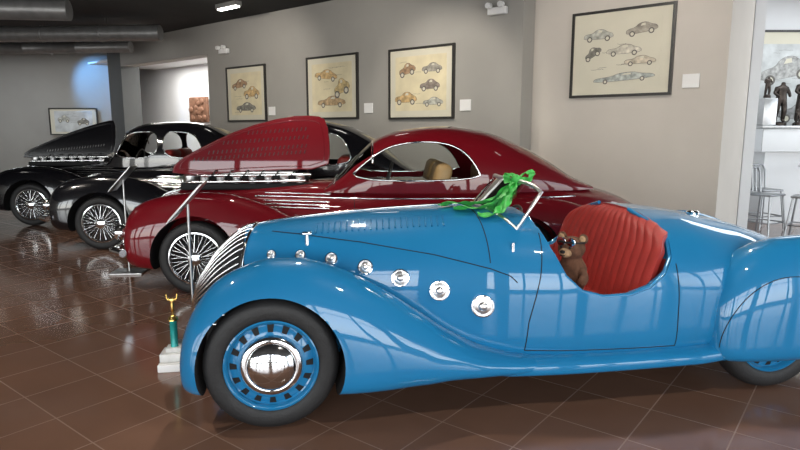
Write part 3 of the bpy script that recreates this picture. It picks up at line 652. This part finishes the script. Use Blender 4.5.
        for zr in hood['rows']:
            x0,x1=zr[1],zr[2]; m=int((x1-x0)/.045)
            for k in range(m):
                x=x0+.045*k; z=zr[0]+hood['slope']*(x-x0); S.append([(x,yy(z-.018,-.013),z-.018),(x+.012,yy(z+.018,-.013),z+.018)])
        if S: tube('bonnet_louvres',S,.0045,'frame' if paint=='red' else 'duct',E,res=1)
        box('engine_bay',(.42,0,.985),(1.35,.50,.07),'dark',E,.02)
        box('engine_block',(.45,0,1.04),(1.1,.24,.12),'dark',E,.02)
        box('valve_cover',(.45,-.05,1.11),(.85,.10,.06),'steel',E,.02)
        for k in range(7): lathe('carb_%d'%k,[(0,0),(.035,0),(.045,.07),(.03,.08),(0,.085)],'satin',E,(-.02+.16*k,-.20,1.01),16,axis='Z')
        tube('engine_pipes',[[(-.2,-.24,1.03),(1.0,-.26,1.045)],[(-.1,-.15,1.09),(1.05,-.18,1.10)]],.014,'chrome',E)
        tube('plug_leads',[[(.05+.16*k,-.20,1.09),(.08+.16*k,-.15,1.14),(.10+.16*k,-.06,1.13)] for k in range(6)],.007,'frame',E,smooth=True)
        lathe('air_filter',[(0,0),(.07,0),(.075,.01),(.075,.09),(.06,.10),(0,.10)],'steel',E,(-.18,-.12,1.0),24,axis='Z')
        lathe('filler_cap',[(0,0),(.035,0),(.035,.05),(.025,.06),(0,.062)],'chrome',E,(-.36,-.03,.90),20,axis='Z')
        tube('bonnet_prop',[(1.0,.25,1.0),(.95,yy(1.35,.02),1.35)],.008,'chrome',E)
    return E
cabR=[(1.2,.52,.98),(1.36,.58,1.12),(1.55,.62,1.33),(1.75,.655,1.475),(2.0,.67,1.55),(2.4,.68,1.59),(2.8,.67,1.545),(3.2,.60,1.40),(3.5,.51,1.24),(3.75,.42,1.08),(3.95,.32,.99)]
coupe('vintage_coupe',(-1.93,5.53),3,'red',cabR,[[(1.42,1.07),(1.60,1.235),(1.80,1.38),(2.05,1.435),(2.35,1.435),(2.55,1.36),(2.68,1.2),(2.72,1.07)]],
  dict(pts=[(-.37,1.09),(-.33,1.22),(.0,1.40),(.35,1.56),(.80,1.68),(1.10,1.69),(1.20,1.64),(1.235,1.35),(1.21,1.16),(.6,1.145)],y=-.10,lean=.22,rows=[(1.25,-.15,1.05),(1.32,.0,1.05),(1.42,.15,1.05),(1.52,.4,1.05)],slope=.07))
cabK=[(1.45,.52,.98),(1.62,.60,1.16),(1.80,.66,1.42),(1.98,.69,1.60),(2.25,.70,1.67),(2.7,.70,1.69),(3.1,.69,1.63),(3.5,.62,1.48),(3.8,.52,1.25),(4.05,.42,1.05),(4.25,.3,.92)]
coupe('vintage_coupe.001',(-3.88,7.69),3,'black',cabK,[[(1.78,1.10),(1.90,1.30),(2.02,1.48),(2.2,1.52),(2.52,1.52),(2.52,1.10)],[(2.60,1.10),(2.60,1.52),(2.9,1.52),(3.1,1.48),(3.22,1.3),(3.25,1.10)]],None,ws=(1.55,1.92),seat=2.6)
cabL=[(1.1,.52,.98),(1.25,.60,1.16),(1.38,.66,1.42),(1.5,.69,1.58),(1.8,.70,1.67),(2.3,.70,1.69),(2.7,.69,1.65),(3.05,.62,1.52),(3.35,.52,1.32),(3.6,.42,1.12),(3.9,.3,.95)]
coupe('vintage_coupe.002',(-6.0,9.68),3,'black',cabL,[[(1.34,1.10),(1.42,1.30),(1.52,1.48),(1.7,1.52),(2.05,1.52),(2.05,1.10)],[(2.13,1.10),(2.13,1.52),(2.4,1.52),(2.62,1.48),(2.75,1.3),(2.78,1.10)]],
  dict(pts=[(-.40,1.07),(-.36,1.18),(.0,1.34),(.5,1.55),(1.0,1.70),(1.12,1.70),(1.14,1.35),(1.10,1.13),(.6,1.11)],y=-.10,lean=.22,rows=[(1.2,.0,1.0)],slope=.1),ws=(1.18,1.46),seat=2.15)
# ---------------------------------------------------------------- stands and trophy
def stand(i,x,y,h,rz=0):
    e=empty('sign_stand' if i==0 else 'sign_stand.%03d'%i,(x,y,0),rz)
    box('base_plate',(0,0,.010),(.34,.28,.02),'steel' ,e,.006)
    tube('post',[(0,0,.02),(0,0,h-.01)],.010,'steel',e)
    box('sign_panel',(0,0,h+.005),(.36,.25,.008),'steel',e,.002,rot=(0,math.radians(-48),0))
    box('sign_card',(-.005,0,h+.011),(.33,.22,.003),'placard',e,rot=(0,math.radians(-48),0))
stand(0,-1.48,4.15,1.05,.15); stand(1,-2.98,6.45,1.03,.1)
e=empty('trophy',(-1.50,3.82,0),.15)
box('base',(0,0,.05),(.17,.15,.10),'marble',e,.008); box('base_step',(0,0,.115),(.10,.09,.03),'marble',e,.005)
lathe('column',[(0,.13),(.026,.13),(.024,.14),(.024,.30),(.027,.31),(0,.31)],'teal',e,axis='Z',segs=24)
lathe('cup_stem',[(0,.31),(.035,.31),(.03,.33),(.010,.345),(.012,.37),(0,.375)],'gold',e,axis='Z',segs=24)
skin('winged_figure',[(0,0,.37),(0,0,.41),(0,0,.445),(0,0,.465),(.03,0,.45),(.035,0,.49),(-.03,0,.45),(-.035,0,.49)],[(0,1),(1,2),(2,3),(2,4),(4,5),(2,6),(6,7)],[.012,.014,.010,.013,.008,.006,.008,.006],'gold',e)
box('certificate_board',(0,-.11,.025),(.17,.05,.05),'placard',e,.005)
# ---------------------------------------------------------------- light
def area(name,loc,rot,sx,sy,en,col):
    l=bpy.data.lights.new(name,'AREA'); l.shape='RECTANGLE'; l.size=sx; l.size_y=sy; l.energy=en; l.color=col
    o=bpy.data.objects.new(name,l); COL.objects.link(o); o.location=loc; o.rotation_euler=rot; return o
area('daylight_front',(-2.5,-4.5,1.8),(math.radians(90),0,0),24,3.0,1450,(1,.985,.96))
area('daylight_right',(10.5,3,1.8),(0,math.radians(90),0),3.0,13,480,(.94,.97,1))
area('cafe_ceiling_light',(7,8.8,3.7),(0,0,0),3,1.5,80,(.9,.96,1))
area('gallery_ceiling_light',(-5.55,16.75,3.42),(0,0,RW),5,.8,200,(1,.97,.92))
area('alcove_light',(-11,15.9,3.75),(0,0,0),3,.6,80,(.85,.92,1))
w=bpy.data.worlds.new('world'); SC.world=w; w.use_nodes=True
bg=w.node_tree.nodes['Background']; sky=w.node_tree.nodes.new('ShaderNodeTexSky')
try:
    sky.sky_type='NISHITA'; sky.sun_disc=False; sky.sun_elevation=math.radians(40)
except Exception: pass
w.node_tree.links.new(sky.outputs[0],bg.inputs[0]); bg.inputs[1].default_value=.25
# ---------------------------------------------------------------- camera
cam=bpy.data.cameras.new('camera'); co=bpy.data.objects.new('camera',cam); COL.objects.link(co)
co.location=(0,0,1.55); co.rotation_euler=(math.radians(81),0,0); cam.lens=27; cam.sensor_width=36; cam.clip_start=.05; cam.clip_end=200
SC.camera=co
